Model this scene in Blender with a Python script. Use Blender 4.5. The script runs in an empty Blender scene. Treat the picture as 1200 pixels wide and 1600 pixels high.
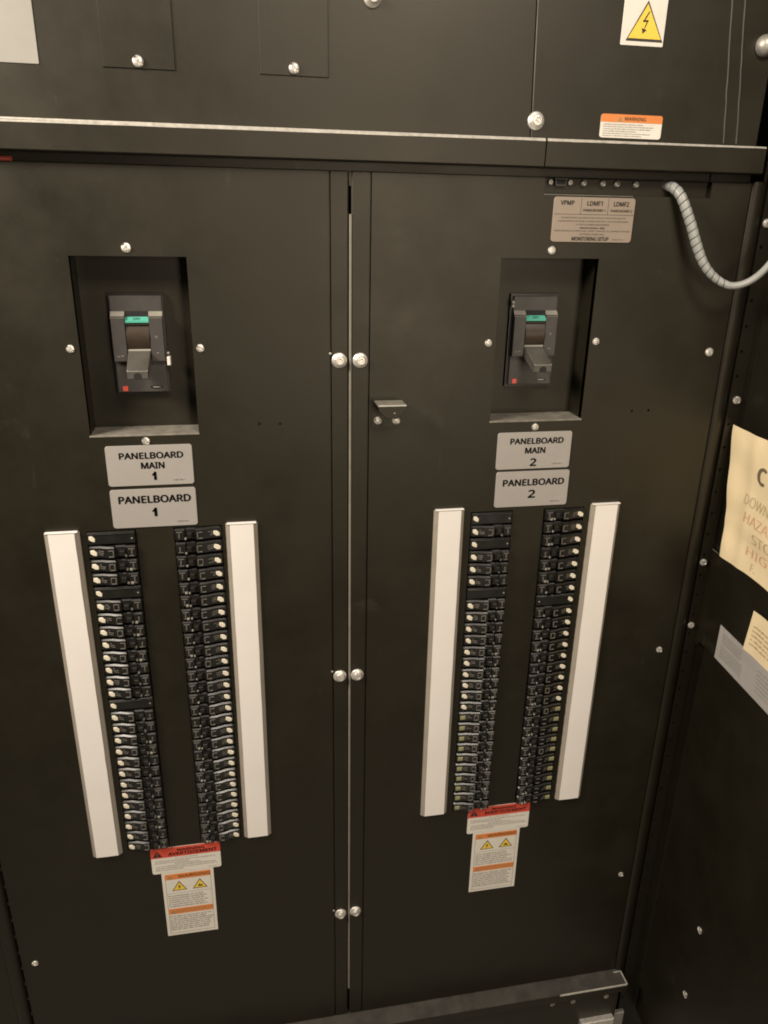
import bpy, bmesh, math, random
from mathutils import Vector, Matrix

random.seed(7)
H = 2.0                 # camera height above the floor, metres; plans below are in mm from camera height
SC = bpy.context.scene
COL = SC.collection
MM = 0.001

# ------------------------------------------------------------------ materials
def new_mat(name):
    m = bpy.data.materials.new(name); m.use_nodes = True
    nt = m.node_tree
    return m, nt, nt.nodes['Principled BSDF']

def mat(name, col, rough=0.5, metal=0.0, spec=0.5, bump=0.0, bscale=900.0, var=0.0, vscale=14.0, rvar=0.0, coat=0.0, tint=None):
    m, nt, b = new_mat(name)
    b.inputs['Base Color'].default_value = (*col, 1)
    b.inputs['Roughness'].default_value = rough
    b.inputs['Metallic'].default_value = metal
    b.inputs['Specular IOR Level'].default_value = spec
    if tint: b.inputs['Specular Tint'].default_value = (*tint, 1)
    if coat:
        b.inputs['Coat Weight'].default_value = coat
        b.inputs['Coat Roughness'].default_value = 0.15
    tc = nt.nodes.new('ShaderNodeTexCoord')
    if var or rvar:
        n = nt.nodes.new('ShaderNodeTexNoise')
        n.inputs['Scale'].default_value = vscale; n.inputs['Detail'].default_value = 5
        n.inputs['Roughness'].default_value = 0.62
        nt.links.new(tc.outputs['Object'], n.inputs['Vector'])
        if var:
            r = nt.nodes.new('ShaderNodeMapRange')
            r.inputs['From Min'].default_value = 0.3; r.inputs['From Max'].default_value = 0.7
            r.inputs['To Min'].default_value = 1 - var; r.inputs['To Max'].default_value = 1 + var
            nt.links.new(n.outputs['Fac'], r.inputs['Value'])
            mx = nt.nodes.new('ShaderNodeVectorMath'); mx.operation = 'SCALE'
            mx.inputs[0].default_value = col
            nt.links.new(r.outputs['Result'], mx.inputs['Scale'])
            nt.links.new(mx.outputs['Vector'], b.inputs['Base Color'])
        if rvar:
            r2 = nt.nodes.new('ShaderNodeMapRange')
            r2.inputs['From Min'].default_value = 0.3; r2.inputs['From Max'].default_value = 0.7
            r2.inputs['To Min'].default_value = rough - rvar; r2.inputs['To Max'].default_value = rough + rvar
            nt.links.new(n.outputs['Fac'], r2.inputs['Value'])
            nt.links.new(r2.outputs['Result'], b.inputs['Roughness'])
    if bump:
        n2 = nt.nodes.new('ShaderNodeTexNoise')
        n2.inputs['Scale'].default_value = bscale; n2.inputs['Detail'].default_value = 3
        nt.links.new(tc.outputs['Object'], n2.inputs['Vector'])
        bp = nt.nodes.new('ShaderNodeBump')
        bp.inputs['Strength'].default_value = bump; bp.inputs['Distance'].default_value = 0.0006
        nt.links.new(n2.outputs['Fac'], bp.inputs['Height'])
        nt.links.new(bp.outputs['Normal'], b.inputs['Normal'])
    return m

def add_scuffs(m, amount, seed):
    """sparse pale rub marks and dust smears on a painted sheet"""
    nt = m.node_tree; b = nt.nodes['Principled BSDF']
    src = b.inputs['Base Color'].links[0].from_socket
    tc = nt.nodes.new('ShaderNodeTexCoord'); tot = None
    for sc, rot, lo, hi, amp in (((26, 26, 5), (0.0, 0.7, 0.0), .66, .80, 1.0), ((9, 9, 12), (0.0, -0.4, 0.0), .64, .82, .7), ((150, 150, 16), (0.0, 0.35, 0.0), .72, .80, 1.3)):
        mp = nt.nodes.new('ShaderNodeMapping'); mp.inputs['Scale'].default_value = sc; mp.inputs['Rotation'].default_value = rot; mp.inputs['Location'].default_value = (seed, seed*2, seed*3)
        nt.links.new(tc.outputs['Object'], mp.inputs['Vector'])
        n = nt.nodes.new('ShaderNodeTexNoise'); n.inputs['Scale'].default_value = 1.0; n.inputs['Detail'].default_value = 6; n.inputs['Roughness'].default_value = .58
        nt.links.new(mp.outputs['Vector'], n.inputs['Vector'])
        r = nt.nodes.new('ShaderNodeMapRange'); r.interpolation_type = 'SMOOTHSTEP'
        r.inputs['From Min'].default_value = lo; r.inputs['From Max'].default_value = hi; r.inputs['To Max'].default_value = amp*amount
        nt.links.new(n.outputs['Fac'], r.inputs['Value'])
        if tot is None: tot = r.outputs['Result']
        else:
            ad = nt.nodes.new('ShaderNodeMath'); ad.operation = 'ADD'; nt.links.new(tot, ad.inputs[0]); nt.links.new(r.outputs['Result'], ad.inputs[1]); tot = ad.outputs[0]
    mx = nt.nodes.new('ShaderNodeMix'); mx.data_type = 'RGBA'
    nt.links.new(tot, mx.inputs['Factor']); nt.links.new(src, mx.inputs['A']); mx.inputs['B'].default_value = (0.16, 0.145, 0.12, 1)
    nt.links.new(mx.outputs['Result'], b.inputs['Base Color'])

M = {}
M['paint'] = mat('black_powder_coat', (0.0102, 0.0086, 0.0042), 0.46, bump=0.25, bscale=620, var=0.16, vscale=7, rvar=0.075, tint=(1.0, 0.94, 0.845))
add_scuffs(M['paint'], 0.16, 3.1)
M['paint_pale'] = mat('pale_grey_paint', (0.165, 0.15, 0.125), 0.6, bump=0.2, bscale=500, var=0.3, vscale=60)  # paler than the black coat, for ledges and top edges
M['shelf_paint'] = mat('grey_shelf_paint', (0.050, 0.046, 0.039), 0.58, bump=0.2, bscale=400, var=0.3, vscale=30)  # greyer than the black coat
M['worn_glint_edge'] = mat('worn_and_highlit_edge', (0.43, 0.405, 0.36), 0.42, metal=0.1, bump=0.2, bscale=260, var=0.22, vscale=120)  # worn metal on the shelf; painted highlight on rail lip and latch fold
M['seal'] = mat('grey_edge_seal', (0.24, 0.22, 0.185), 0.5, bump=0.15, bscale=300, var=0.15, vscale=40)
M['dark'] = mat('dark_interior', (0.008, 0.007, 0.006), 0.75)
M['plastic'] = mat('black_gloss_plastic', (0.009, 0.0083, 0.007), 0.33, spec=0.7, var=0.15, vscale=40, rvar=0.05)
M['plastic_mid'] = mat('charcoal_plastic', (0.05, 0.045, 0.042), 0.45, var=0.1, vscale=60, bump=0.1, bscale=900)
M['plastic_lit'] = mat('charcoal_plastic_lit', (0.21, 0.195, 0.165), 0.45, var=0.1, vscale=70)  # case plastic with the light on the brow put into its colour
M['toggle'] = mat('toggle_plastic', (0.013, 0.012, 0.010), 0.32, spec=0.6, var=0.1, vscale=90)
M['brown'] = mat('brown_slide', (0.035, 0.024, 0.016), 0.35, var=0.2, vscale=60)
M['handle'] = mat('handle_plastic', (0.072, 0.066, 0.057), 0.42, var=0.16, vscale=50, bump=0.1)
M['plastic_glint'] = mat('plastic_painted_glint', (0.115, 0.106, 0.092), 0.34, var=0.3, vscale=200)  # highlights on the gloss black plastic, painted as a paler colour
M['print_grey'] = mat('grey_print', (0.25, 0.235, 0.205), 0.35)
M['tab'] = mat('ivory_tab', (0.72, 0.66, 0.53), 0.35, var=0.08, vscale=70)
M['tab_yellow'] = mat('yellowish_tab', (0.25, 0.24, 0.125), 0.4, var=0.3, vscale=160)  # darker, yellower version of the ivory tab
M['zinc'] = mat('zinc_metal', (0.74, 0.71, 0.66), 0.42, metal=0.7, var=0.22, vscale=260, rvar=0.1)
M['zinc_dull'] = mat('dull_zinc', (0.44, 0.42, 0.38), 0.48, metal=0.7, var=0.15, vscale=90, rvar=0.08)
M['plate'] = mat('engraved_plate', (0.335, 0.312, 0.292), 0.42, var=0.04, vscale=30, bump=0.05)
M['notice_grey'] = mat('grey_notice', (0.27, 0.258, 0.232), 0.5, var=0.04, vscale=25)
M['plate_tan'] = mat('tan_plate', (0.28, 0.225, 0.178), 0.42, var=0.04, vscale=30, bump=0.05)
M['ink'] = mat('black_ink', (0.028, 0.025, 0.023), 0.5)
M['ink_grey'] = mat('faded_ink', (0.24, 0.22, 0.20), 0.6)
M['paper'] = mat('white_insert', (0.79, 0.75, 0.715), 0.5, var=0.025, vscale=9, rvar=0.05)
M['holder'] = mat('clear_grey_holder', (0.30, 0.265, 0.22), 0.34, var=0.08, vscale=20)
M['sticker'] = mat('white_sticker', (0.70, 0.66, 0.59), 0.45, var=0.05, vscale=40)
M['sticker_grey'] = mat('grey_sticker', (0.42, 0.40, 0.38), 0.45, var=0.06, vscale=25)
M['red'] = mat('red_band', (0.62, 0.075, 0.045), 0.45, var=0.06, vscale=40)
M['orange'] = mat('orange_band', (0.68, 0.22, 0.055), 0.45, var=0.06, vscale=40)
M['yellow'] = mat('hazard_yellow', (0.80, 0.56, 0.07), 0.45, var=0.04, vscale=40)
M['teal'] = mat('teal_marker', (0.075, 0.36, 0.27), 0.45, var=0.1, vscale=90)
M['redsq'] = mat('red_marker', (0.75, 0.10, 0.07), 0.4)
M['red_plastic'] = mat('red_plastic', (0.30, 0.045, 0.03), 0.45)
M['yellow_paper'] = mat('cream_paper', (0.86, 0.70, 0.44), 0.75, var=0.07, vscale=12, bump=0.1, bscale=60)
M['ink_red'] = mat('red_marker_ink', (0.70, 0.42, 0.25), 0.7)
M['marker_black'] = mat('marker_black', (0.17, 0.135, 0.085), 0.7)
M['ink_pale'] = mat('faded_marker', (0.55, 0.44, 0.26), 0.7)
M['ink_brown'] = mat('brown_marker_ink', (0.30, 0.22, 0.12), 0.7)
M['wrap'] = mat('grey_spiral_wrap', (0.30, 0.305, 0.29), 0.4, var=0.10, vscale=50, bump=0.1, bscale=200)
M['cable'] = mat('dark_cable', (0.06, 0.056, 0.05), 0.5)
M['floor'] = mat('grey_floor', (0.22, 0.21, 0.19), 0.5, var=0.15, vscale=5)

# ------------------------------------------------------------------ mesh helper
class MB:
    def __init__(s): s.v = []; s.f = []; s.mi = []
    def add(s, verts, faces, mi=0):
        b = len(s.v); s.v += [tuple(map(float, v)) for v in verts]
        for f in faces: s.f.append(tuple(i + b for i in f)); s.mi.append(mi)
        return s
    def quad(s, a, b, c, d, mi=0): return s.add([a, b, c, d], [(0, 1, 2, 3)], mi)
    def box(s, x0, x1, y0, y1, z0, z1, c=0.0, mi=0):
        """box with its front (low y) edges chamfered by c"""
        if c <= 0:
            v = [(x0,y0,z0),(x1,y0,z0),(x1,y1,z0),(x0,y1,z0),(x0,y0,z1),(x1,y0,z1),(x1,y1,z1),(x0,y1,z1)]
            return s.add(v, [(0,3,2,1),(4,5,6,7),(0,1,5,4),(1,2,6,5),(2,3,7,6),(3,0,4,7)], mi)
        f = [(x0+c,y0,z0+c),(x1-c,y0,z0+c),(x1-c,y0,z1-c),(x0+c,y0,z1-c)]
        m = [(x0,y0+c,z0),(x1,y0+c,z0),(x1,y0+c,z1),(x0,y0+c,z1)]
        k = [(x0,y1,z0),(x1,y1,z0),(x1,y1,z1),(x0,y1,z1)]
        F = [(0,1,2,3),(11,10,9,8)]
        for i in range(4):
            j = (i+1) % 4
            F += [(i, i+4, j+4, j), (i+4, i+8, j+8, j+4)]
        return s.add(f+m+k, F, mi)
    def poly_slab(s, pts, y0, y1, mi=0, chamfer=0.0):
        """closed outline (x,z) extruded from front y0 to back y1"""
        n = len(pts)
        if chamfer:
            cx = sum(p[0] for p in pts)/n; cz = sum(p[1] for p in pts)/n
            def sh(p):
                d = math.hypot(p[0]-cx, p[1]-cz); k = max(0.0, (d-chamfer*1.2)/d)
                return (cx+(p[0]-cx)*k, cz+(p[1]-cz)*k)
            fr = [sh(p) for p in pts]
            v = [(p[0],y0,p[1]) for p in fr]+[(p[0],y0+chamfer,p[1]) for p in pts]+[(p[0],y1,p[1]) for p in pts]
            F = [tuple(range(n)), tuple(range(3*n-1, 2*n-1, -1))]
            for i in range(n):
                j = (i+1) % n
                F += [(i,i+n,j+n,j),(i+n,i+2*n,j+2*n,j+n)]
            return s.add(v, F, mi)
        v = [(p[0],y0,p[1]) for p in pts]+[(p[0],y1,p[1]) for p in pts]
        F = [tuple(range(n)), tuple(range(2*n-1, n-1, -1))]
        for i in range(n):
            j = (i+1) % n; F.append((i,i+n,j+n,j))
        return s.add(v, F, mi)
    def rot_z_prism(s, prof, z0, z1, c=0.0, mi=0):
        """closed profile (x,y) extruded along z, ends chamfered by c (towards the profile centre)"""
        n = len(prof)
        cx = sum(p[0] for p in prof)/n; cy = max(p[1] for p in prof)
        inn = [(p[0]+(0.6*c if p[0] < cx else -0.6*c), min(p[1]+c, cy)) for p in prof]
        lv = []
        if c: lv = [(inn, z0), (prof, z0+c), (prof, z1-c), (inn, z1)]
        else: lv = [(prof, z0), (prof, z1)]
        v = []
        for P, z in lv: v += [(p[0], p[1], z) for p in P]
        F = [tuple(range(n-1, -1, -1)), tuple(range((len(lv)-1)*n, len(lv)*n))]
        for k in range(len(lv)-1):
            for i in range(n):
                j = (i+1) % n; F.append((k*n+i, k*n+j, (k+1)*n+j, (k+1)*n+i))
        return s.add(v, F, mi)
    def x_prism(s, prof, x0, x1, mi=0):
        """closed profile (y,z) extruded along x"""
        n = len(prof)
        v = [(x0,p[0],p[1]) for p in prof]+[(x1,p[0],p[1]) for p in prof]
        F = [tuple(range(n)), tuple(range(2*n-1, n-1, -1))]
        for i in range(n):
            j = (i+1) % n; F.append((i,i+n,j+n,j))
        return s.add(v, F, mi)
    def lathe(s, cx, cy, cz, prof, seg=24, mi=0, axis='y', close=True):
        """rings (r, depth); axis y: depth along +y; axis x: depth along +x"""
        v = []; F = []
        for r, d in prof:
            for i in range(seg):
                a = 2*math.pi*i/seg
                if axis == 'y': v.append((cx+r*math.cos(a), cy+d, cz+r*math.sin(a)))
                else: v.append((cx+d, cy+r*math.cos(a), cz+r*math.sin(a)))
        for k in range(len(prof)-1):
            for i in range(seg):
                j = (i+1) % seg; F.append((k*seg+i, k*seg+j, (k+1)*seg+j, (k+1)*seg+i))
        F.append(tuple(range(seg)))
        if close: F.append(tuple(range((len(prof)-1)*seg, len(prof)*seg)))
        return s.add(v, F, mi)
    def build(s, name, mats, parent=None, loc=(0,0,0), smooth=True, angle=38, raw=False, merge=True):
        """coordinates in mm relative to camera height; origin put at loc (mm)"""
        me = bpy.data.meshes.new(name)
        lx, ly, lz = loc
        me.from_pydata([((x-lx)*MM, (y-ly)*MM, (z-lz)*MM) for x, y, z in s.v], [], s.f)
        if not isinstance(mats, (list, tuple)): mats = [mats]
        for m in mats: me.materials.append(M[m])
        for p, i in zip(me.polygons, s.mi): p.material_index = i
        bm = bmesh.new(); bm.from_mesh(me)
        if merge: bmesh.ops.remove_doubles(bm, verts=bm.verts, dist=2e-6)
        if not raw: bmesh.ops.recalc_face_normals(bm, faces=bm.faces)
        if smooth:
            for f in bm.faces: f.smooth = True
            ca = math.radians(angle)
            for e in bm.edges:
                if len(e.link_faces) != 2 or e.calc_face_angle(0) > ca: e.smooth = False
        bm.to_mesh(me); bm.free(); me.update()
        o = bpy.data.objects.new(name, me); COL.objects.link(o)
        if parent is not None: o.parent = parent
        else: o.location = (lx*MM, ly*MM, H+lz*MM)
        return o

def tag(o, label, cat, group=None, kind=None):
    if label: o['label'] = label
    if cat: o['category'] = cat
    if group: o['group'] = group
    if kind: o['kind'] = kind
    return o

class Thing:
    def __init__(s, name, loc, label, cat, group=None, kind=None, rot=None):
        s.loc = loc
        s.e = bpy.data.objects.new(name, None); COL.objects.link(s.e)
        s.e.empty_display_size = 0.02
        s.e.location = (loc[0]*MM, loc[1]*MM, H+loc[2]*MM)
        if rot: s.e.rotation_euler = rot
        tag(s.e, label, cat, group, kind or 'thing')
    def part(s, mb, name, mats, **k):
        return mb.build(name, mats, parent=s.e, loc=s.loc, **k)
    def sub(s, mb, name, mats, part, **k):
        return mb.build(name, mats, parent=part, loc=s.loc, **k)

# ------------------------------------------------------------------ text helper
_tc = {}
import os
FONT = None
try:                                   # Blender's own bundled sans-serif; its built-in font otherwise
    _fp = os.path.join(bpy.utils.system_resource('DATAFILES', path='fonts'), 'NotoSansHebrew-Regular.woff2')
    if os.path.exists(_fp): FONT = bpy.data.fonts.load(_fp)
except Exception: FONT = None
def text_tris(txt, bold):
    key = (txt, bold)
    if key in _tc: return _tc[key]
    cu = bpy.data.curves.new('t', 'FONT'); cu.body = txt; cu.size = 1.0
    cu.resolution_u = 3
    if FONT: cu.font = FONT
    ob = bpy.data.objects.new('t', cu); COL.objects.link(ob)
    bpy.context.view_layer.update()
    dg = bpy.context.evaluated_depsgraph_get()
    me = bpy.data.meshes.new_from_object(ob.evaluated_get(dg))
    v = [(a.co.x, a.co.y) for a in me.vertices]; f = [tuple(p.vertices) for p in me.polygons]
    bpy.data.objects.remove(ob); bpy.data.meshes.remove(me); bpy.data.curves.remove(cu)
    x0 = min(a for a, b in v); x1 = max(a for a, b in v); y0 = min(b for a, b in v); y1 = max(b for a, b in v)
    _tc[key] = (v, f, x0, x1, y0, y1)
    return _tc[key]

def text(mb, txt, cx, cz, w=None, h=None, y=0.0, bold=0.0, mi=0, to=None, rot=0.0, left=None):
    if txt == '1':
        v = [(.36,0),(.64,0),(.64,1),(.40,1),(.36,.86),(.08,.68),(.08,.55),(.36,.66)]; f = [(0,1,2,3,4,7),(4,5,6,7)]
        x0, x1, y0, y1 = .08, .64, 0, 1
    else: v, f, x0, x1, y0, y1 = text_tris(txt, 0.0)
    if h is None: h = w/(x1-x0)*(y1-y0)
    if w is None: w = h/(y1-y0)*(x1-x0)
    if left is not None: cx = left + w/2
    sx = w/(x1-x0); sz = h/(y1-y0); c, s_ = math.cos(rot), math.sin(rot)
    k = bold*h*1.4
    for n_, (ox, oz) in enumerate(((0,0),(k,0),(-k,0),(0,k*.7),(0,-k*.7)) if bold else ((0,0),)):
        P = []
        for a, b in v:
            px = (a-(x0+x1)/2)*sx+ox; pz = (b-(y0+y1)/2)*sz+oz
            X = cx+px*c-pz*s_; Zz = cz+px*s_+pz*c; Y = y
            P.append(to(X, Y, Zz) if to else (X, Y, Zz))
        mb.add(P, f, mi)

def fine_print(mb, x0, x1, z, h, y, seed, mi=0, to=None, fill=1.0):
    r = random.Random(seed); x = x0; end = x0+(x1-x0)*fill
    while x < end-h:
        w = min(h*r.uniform(1.2, 4.5), end-x)
        # word broken into letter-sized strokes
        xx = x
        while xx < x+w-h*0.2:
            lw = h*r.uniform(0.35, 0.6); hh = h*(1.0 if r.random() < 0.3 else 0.72)
            lo = -h*0.5
            q = [(xx,y,z+lo),(xx+lw,y,z+lo),(xx+lw,y,z+lo+hh),(xx,y,z+lo+hh)]
            if to: q = [to(*p) for p in q]
            mb.quad(*q, mi); xx += lw+h*0.18
        x += w+h*0.55

def rrect(x0, x1, z0, z1, r, n=5, jit=0.0, rnd=None):
    pts = []
    for cx, cz, a0 in ((x1-r, z1-r, 0), (x0+r, z1-r, 90), (x0+r, z0+r, 180), (x1-r, z0+r, 270)):
        for i in range(n+1):
            a = math.radians(a0+90*i/n)
            pts.append((cx+r*math.cos(a), cz+r*math.sin(a)))
    return pts

# ------------------------------------------------------------------ screws and bolts
def screw_mb(x, z, r=6.0, y=0.0, ang=None, h=None):
    """slotted oval-head screw, head facing -y"""
    mb = MB(); rnd = random.Random(int(x*7+z*13))
    if ang is None: ang = rnd.uniform(-1.2, -0.5)
    if h is None: h = r*0.48
    rings = [1.0, .985, .9, .75, .58, .4, .22]; seg = 28
    ca, sa = math.cos(ang), math.sin(ang); v = []
    for k, q in enumerate(rings):
        d = 0.0 if k == 0 else (h*0.35 if k == 1 else h*(0.35+0.65*math.sqrt(1-(q*0.97)**2)))
        for i in range(seg):
            a = 2*math.pi*i/seg; px, pz = r*q*math.cos(a), r*q*math.sin(a)
            t = -px*sa+pz*ca; dd = d
            if k >= 2 and abs(t) < r*0.24: dd = d-h*0.8
            v.append((x+px, y-dd, z+pz))
    v.append((x, y-h*0.2, z))
    F = []
    for k in range(len(rings)-1):
        for i in range(seg):
            j = (i+1) % seg; F.append((k*seg+i, k*seg+j, (k+1)*seg+j, (k+1)*seg+i))
    b = (len(rings)-1)*seg
    for i in range(seg): F.append((b+i, b+(i+1) % seg, len(v)-1))
    return mb.add(v, F)

def bolt_mb(x, z, r=12.5, y=0.0):
    """captive panel bolt: domed flange washer with recessed hex head"""
    mb = MB()
    mb.lathe(x, y, z, [(r, 0), (r, -1.6), (r*.96, -2.6), (r*.82, -3.6), (r*.64, -4.4), (r*.60, -5.0)], 30)
    hd = r*0.56
    mb.lathe(x+r*.04, y, z, [(hd, -4.6), (hd, -8.2), (hd*.93, -9.3), (hd*.72, -9.7), (hd*.60, -9.6), (hd*.52, -7.8), (hd*.1, -7.6)], 24)
    a = random.Random(int(x*3+z)).uniform(0.4, 1.0)
    for k in (0, 1):      # crossed drive web inside the head
        c, s = math.cos(a+k*math.pi/2), math.sin(a+k*math.pi/2)
        L, w = hd*.58, hd*.13
        P = [(x+r*.04+c*u-s*t, z+s*u+c*t) for u, t in ((-L,-w),(L,-w),(L,w),(-L,w))]
        mb.poly_slab(P, y-9.0-0.2*k, y-7.4)
    return mb

# ------------------------------------------------------------------ perforated sheet
def sheet(x0, x1, z0, z1, rects=(), rounds=(), y=0.0, t=2.5, ch=1.0, yprof=None, skirt=14.0):
    """folded sheet-metal face with rectangular openings and small round holes; yprof = [(x,y)] steps across x"""
    mb = MB()
    xs = {x0+ch, x1-ch}; zs = {z0+ch, z1-ch}
    for a, b, c, d in rects: xs |= {a, b}; zs |= {c, d}
    hr = []
    for cx, cz, r in rounds:
        q = r*2.2; xs |= {cx-q, cx+q}; zs |= {cz-q, cz+q}; hr.append((cx-q, cx+q, cz-q, cz+q))
    steps = yprof or []
    for p in steps: xs.add(p[0])
    xs = sorted(xs); zs = sorted(zs)
    def yy(x):
        if not steps: return y
        if x <= steps[0][0]: return steps[0][1]
        for (a, ya), (b, yb) in zip(steps, steps[1:]):
            if a <= x <= b: return ya+(yb-ya)*(x-a)/max(b-a, 1e-6)
        return steps[-1][1]
    for i in range(len(xs)-1):
        for k in range(len(zs)-1):
            a, b, c, d = xs[i], xs[i+1], zs[k], zs[k+1]; mx, mz = (a+b)/2, (c+d)/2
            if any(q[0] < mx < q[1] and q[2] < mz < q[3] for q in list(rects)+hr): continue
            mb.quad((a,yy(a),c),(b,yy(b),c),(b,yy(b),d),(a,yy(a),d))
    for a, b, c, d in rects:                       # returns of the openings
        yb = y+t
        mb.quad((a,y,c),(a,yb,c),(a,yb,d),(a,y,d)); mb.quad((b,y,c),(b,y,d),(b,yb,d),(b,yb,c))
        mb.quad((a,y,c),(b,y,c),(b,yb,c),(a,yb,c)); mb.quad((a,y,d),(a,yb,d),(b,yb,d),(b,y,d))
    for (cx, cz, r), (a, b, c, d) in zip(rounds, hr):
        n = 16; sq = []; ci = []
        for i in range(n):
            an = 2*math.pi*i/n+math.pi/4; ux, uz = math.cos(an), math.sin(an)
            m = max(abs(ux), abs(uz)); q = (b-a)/2
            sq.append((cx+ux/m*q, y, cz+uz/m*q)); ci.append((cx+ux*r, y, cz+uz*r))
        dp = [(p[0], y+4, p[2]) for p in ci]
        v = sq+ci+dp; F = []
        for i in range(n):
            j = (i+1) % n; F += [(i,j,n+j,n+i), (n+i,n+j,2*n+j,2*n+i)]
        F.append(tuple(range(2*n, 3*n)))
        mb.add(v, F)
    # chamfered perimeter and returned skirt
    yl, yr = yy(x0+ch), yy(x1-ch)
    def ring(pts_in, pts_out): pass
    fr = [(x0+ch,yl,z0+ch),(x1-ch,yr,z0+ch),(x1-ch,yr,z1-ch),(x0+ch,yl,z1-ch)]
    mid = [(x0,yl+ch,z0),(x1,yr+ch,z0),(x1,yr+ch,z1),(x0,yl+ch,z1)]
    bk = [(x0,y+skirt,z0),(x1,y+skirt,z0),(x1,y+skirt,z1),(x0,y+skirt,z1)]
    # front perimeter follows the cut points so that shared vertices weld
    for i in range(4):
        j = (i+1) % 4
        mb.quad(fr[i], mid[i], mid[j], fr[j]); mb.quad(mid[i], bk[i], bk[j], mid[j])
    return mb

# ================================================================== THE CABINET
PZ0, PZ1 = -1747.0, 66.5        # door panels, bottom and top
ROW = 25.4
COLS = {'L1': (-265.0, -185.0), 'L2': (-124.0, -44.0), 'R1': (400.5, 480.5), 'R2': (540.5, 620.5)}
CZ0, CZ1 = -1180.5, -494.5

# ---- cabinet body behind the panels
cb = Thing('cabinet_body', (190, 110, -1990), 'black steel cabinet body seen only through the gaps behind the door panels', 'cabinet')
b = MB(); b.box(-520, 905, 110, 116, -1990, 360); b.box(-526, -520, 18, 116, -1990, 360); b.box(905, 911, 18, 116, -1990, 360)
cb.part(b, 'back_sheet', 'dark')
b = MB(); b.box(-519, 482, 7, 109, 60, 90); b.box(779, 851, 9, 109, 60, 90)
cb.part(b, 'cross_rail', 'paint')
b = MB(); b.box(440, 475, 4, 13, 84, 345); cb.part(b, 'seam_backing', 'paint')

def recess(th, x0, x1, z0, z1, depth=55.0):
    """inset tray for the main breaker: four walls and a back, lower ledge in paler paint"""
    b = MB(); y0, y1 = 2.4, depth
    b.quad((x0,y1,z0),(x1,y1,z0),(x1,y1,z1),(x0,y1,z1))
    b.quad((x0,y0,z0),(x0,y1,z0),(x0,y1,z1),(x0,y0,z1)); b.quad((x1,y0,z0),(x1,y0,z1),(x1,y1,z1),(x1,y1,z0))
    b.quad((x0,y0,z1),(x0,y1,z1),(x1,y1,z1),(x1,y0,z1))
    tray = th.part(b, 'breaker_recess', 'paint')
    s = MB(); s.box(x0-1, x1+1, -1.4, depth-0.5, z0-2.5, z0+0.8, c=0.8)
    th.sub(s, 'sill', 'paint_pale', tray)

def bus_cover(th, cols):
    b = MB()
    for a, c in cols: b.box(a-6, c+6, 12, 15, CZ0-6, CZ1+6)
    th.part(b, 'bus_cover', 'dark')

# ---- left door panel
LD = Thing('panel_door', (-160, 0, PZ0), 'wide black steel door panel left of the bright centre seam, carrying the left panelboard', 'door panel')
rl = (-239.5, -70.8, -331.7, -58.4)
prof = [(-500,0),(144.0,0),(144.2,5),(147.6,5),(147.8,0),(173.2,0),(175.2,1.6)]
b = sheet(-500, 175.4, PZ0, PZ1, rects=[rl, (*COLS['L1'], CZ0, CZ1), (*COLS['L2'], CZ0, CZ1)],
          rounds=[(27, -318.6, 2.6), (60.5, -319.6, 2.6)], yprof=prof, t=12)
LD.part(b, 'sheet', 'paint')
recess(LD, *rl); bus_cover(LD, [COLS['L1'], COLS['L2']])
for x, z, r in ((-156.5,-46.5,7.2),(-252.5,-193.4,6.2),(-59.4,-194.5,6.2),(-155,-342,6.5),(-474.6,-1445.3,6.4)):
    LD.part(screw_mb(x, z, r), 'screw', 'zinc')
for x, z in ((160,-216.5),(159.5,-817.5),(159.3,-1427.8)):
    LD.part(bolt_mb(x, z), 'bolt', 'zinc')
    rv = MB(); rv.lathe(x-14.5, 0, z+11, [(2.3,0),(2.0,-1.2),(0.8,-1.9)], 12); LD.part(rv, 'rivet', 'zinc_dull')

# ---- right door panel
RD = Thing('panel_door', (510, 0, PZ0), 'wide black steel door panel right of the centre seam, carrying the right panelboard', 'door panel')
rr = (424.5, 593.8, -326.5, -55.0)
prof = [(179.6,1.6),(181.6,0),(207.2,0),(207.4,5),(210.6,5),(210.8,0),(850,0)]
cut = (487.8, 778.0, 41.8, PZ1-1.0)
b = sheet(179.6, 850, PZ0, PZ1, rects=[rr, (*COLS['R1'], CZ0, CZ1), (*COLS['R2'], CZ0, CZ1), cut],
          rounds=[(689.7,-314.2,2.3),(722.1,-313.9,2.6)], yprof=prof, t=12)
RD.part(b, 'sheet', 'paint')
recess(RD, *rr); bus_cover(RD, [COLS['R1'], COLS['R2']])
for x, z, r in ((509.3,-42.6,6.6),(411.9,-191,6.2),(605,-190.1,6.2),(508.5,-338.4,6.4),(823.8,-210.7,7.6),(825,-821.5,6.6),(824.4,-1430.9,6.2)):
    RD.part(screw_mb(x, z, r), 'screw', 'zinc')
for x, z in ((194.6,-216.9),(193,-818),(192.3,-1426.4)):
    RD.part(bolt_mb(x, z), 'bolt', 'zinc')
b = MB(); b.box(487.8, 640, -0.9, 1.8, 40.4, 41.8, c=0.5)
RD.part(b, 'cutout_lip', 'paint_pale')
b = MB(); b.rot_z_prism([(-1.1,1.2),(-0.8,-0.6),(-0.3,-1.2),(0.1,-0.5),(0.5,-1.2),(1.0,-0.6),(1.3,1.2)], -1664, 6)
b.v = [(x+177.3, y+0.3, z) for x, y, z in b.v]
b.v = [(176.3+(x-176.2)*1.75, y, z) for x, y, z in b.v]
RD.part(b, 'edge_seal', 'seal')
b = MB(); b.box(175.9, 179.2, 1.8, 9, 46, PZ1-1); RD.part(b, 'seam_closure', 'paint')
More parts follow.
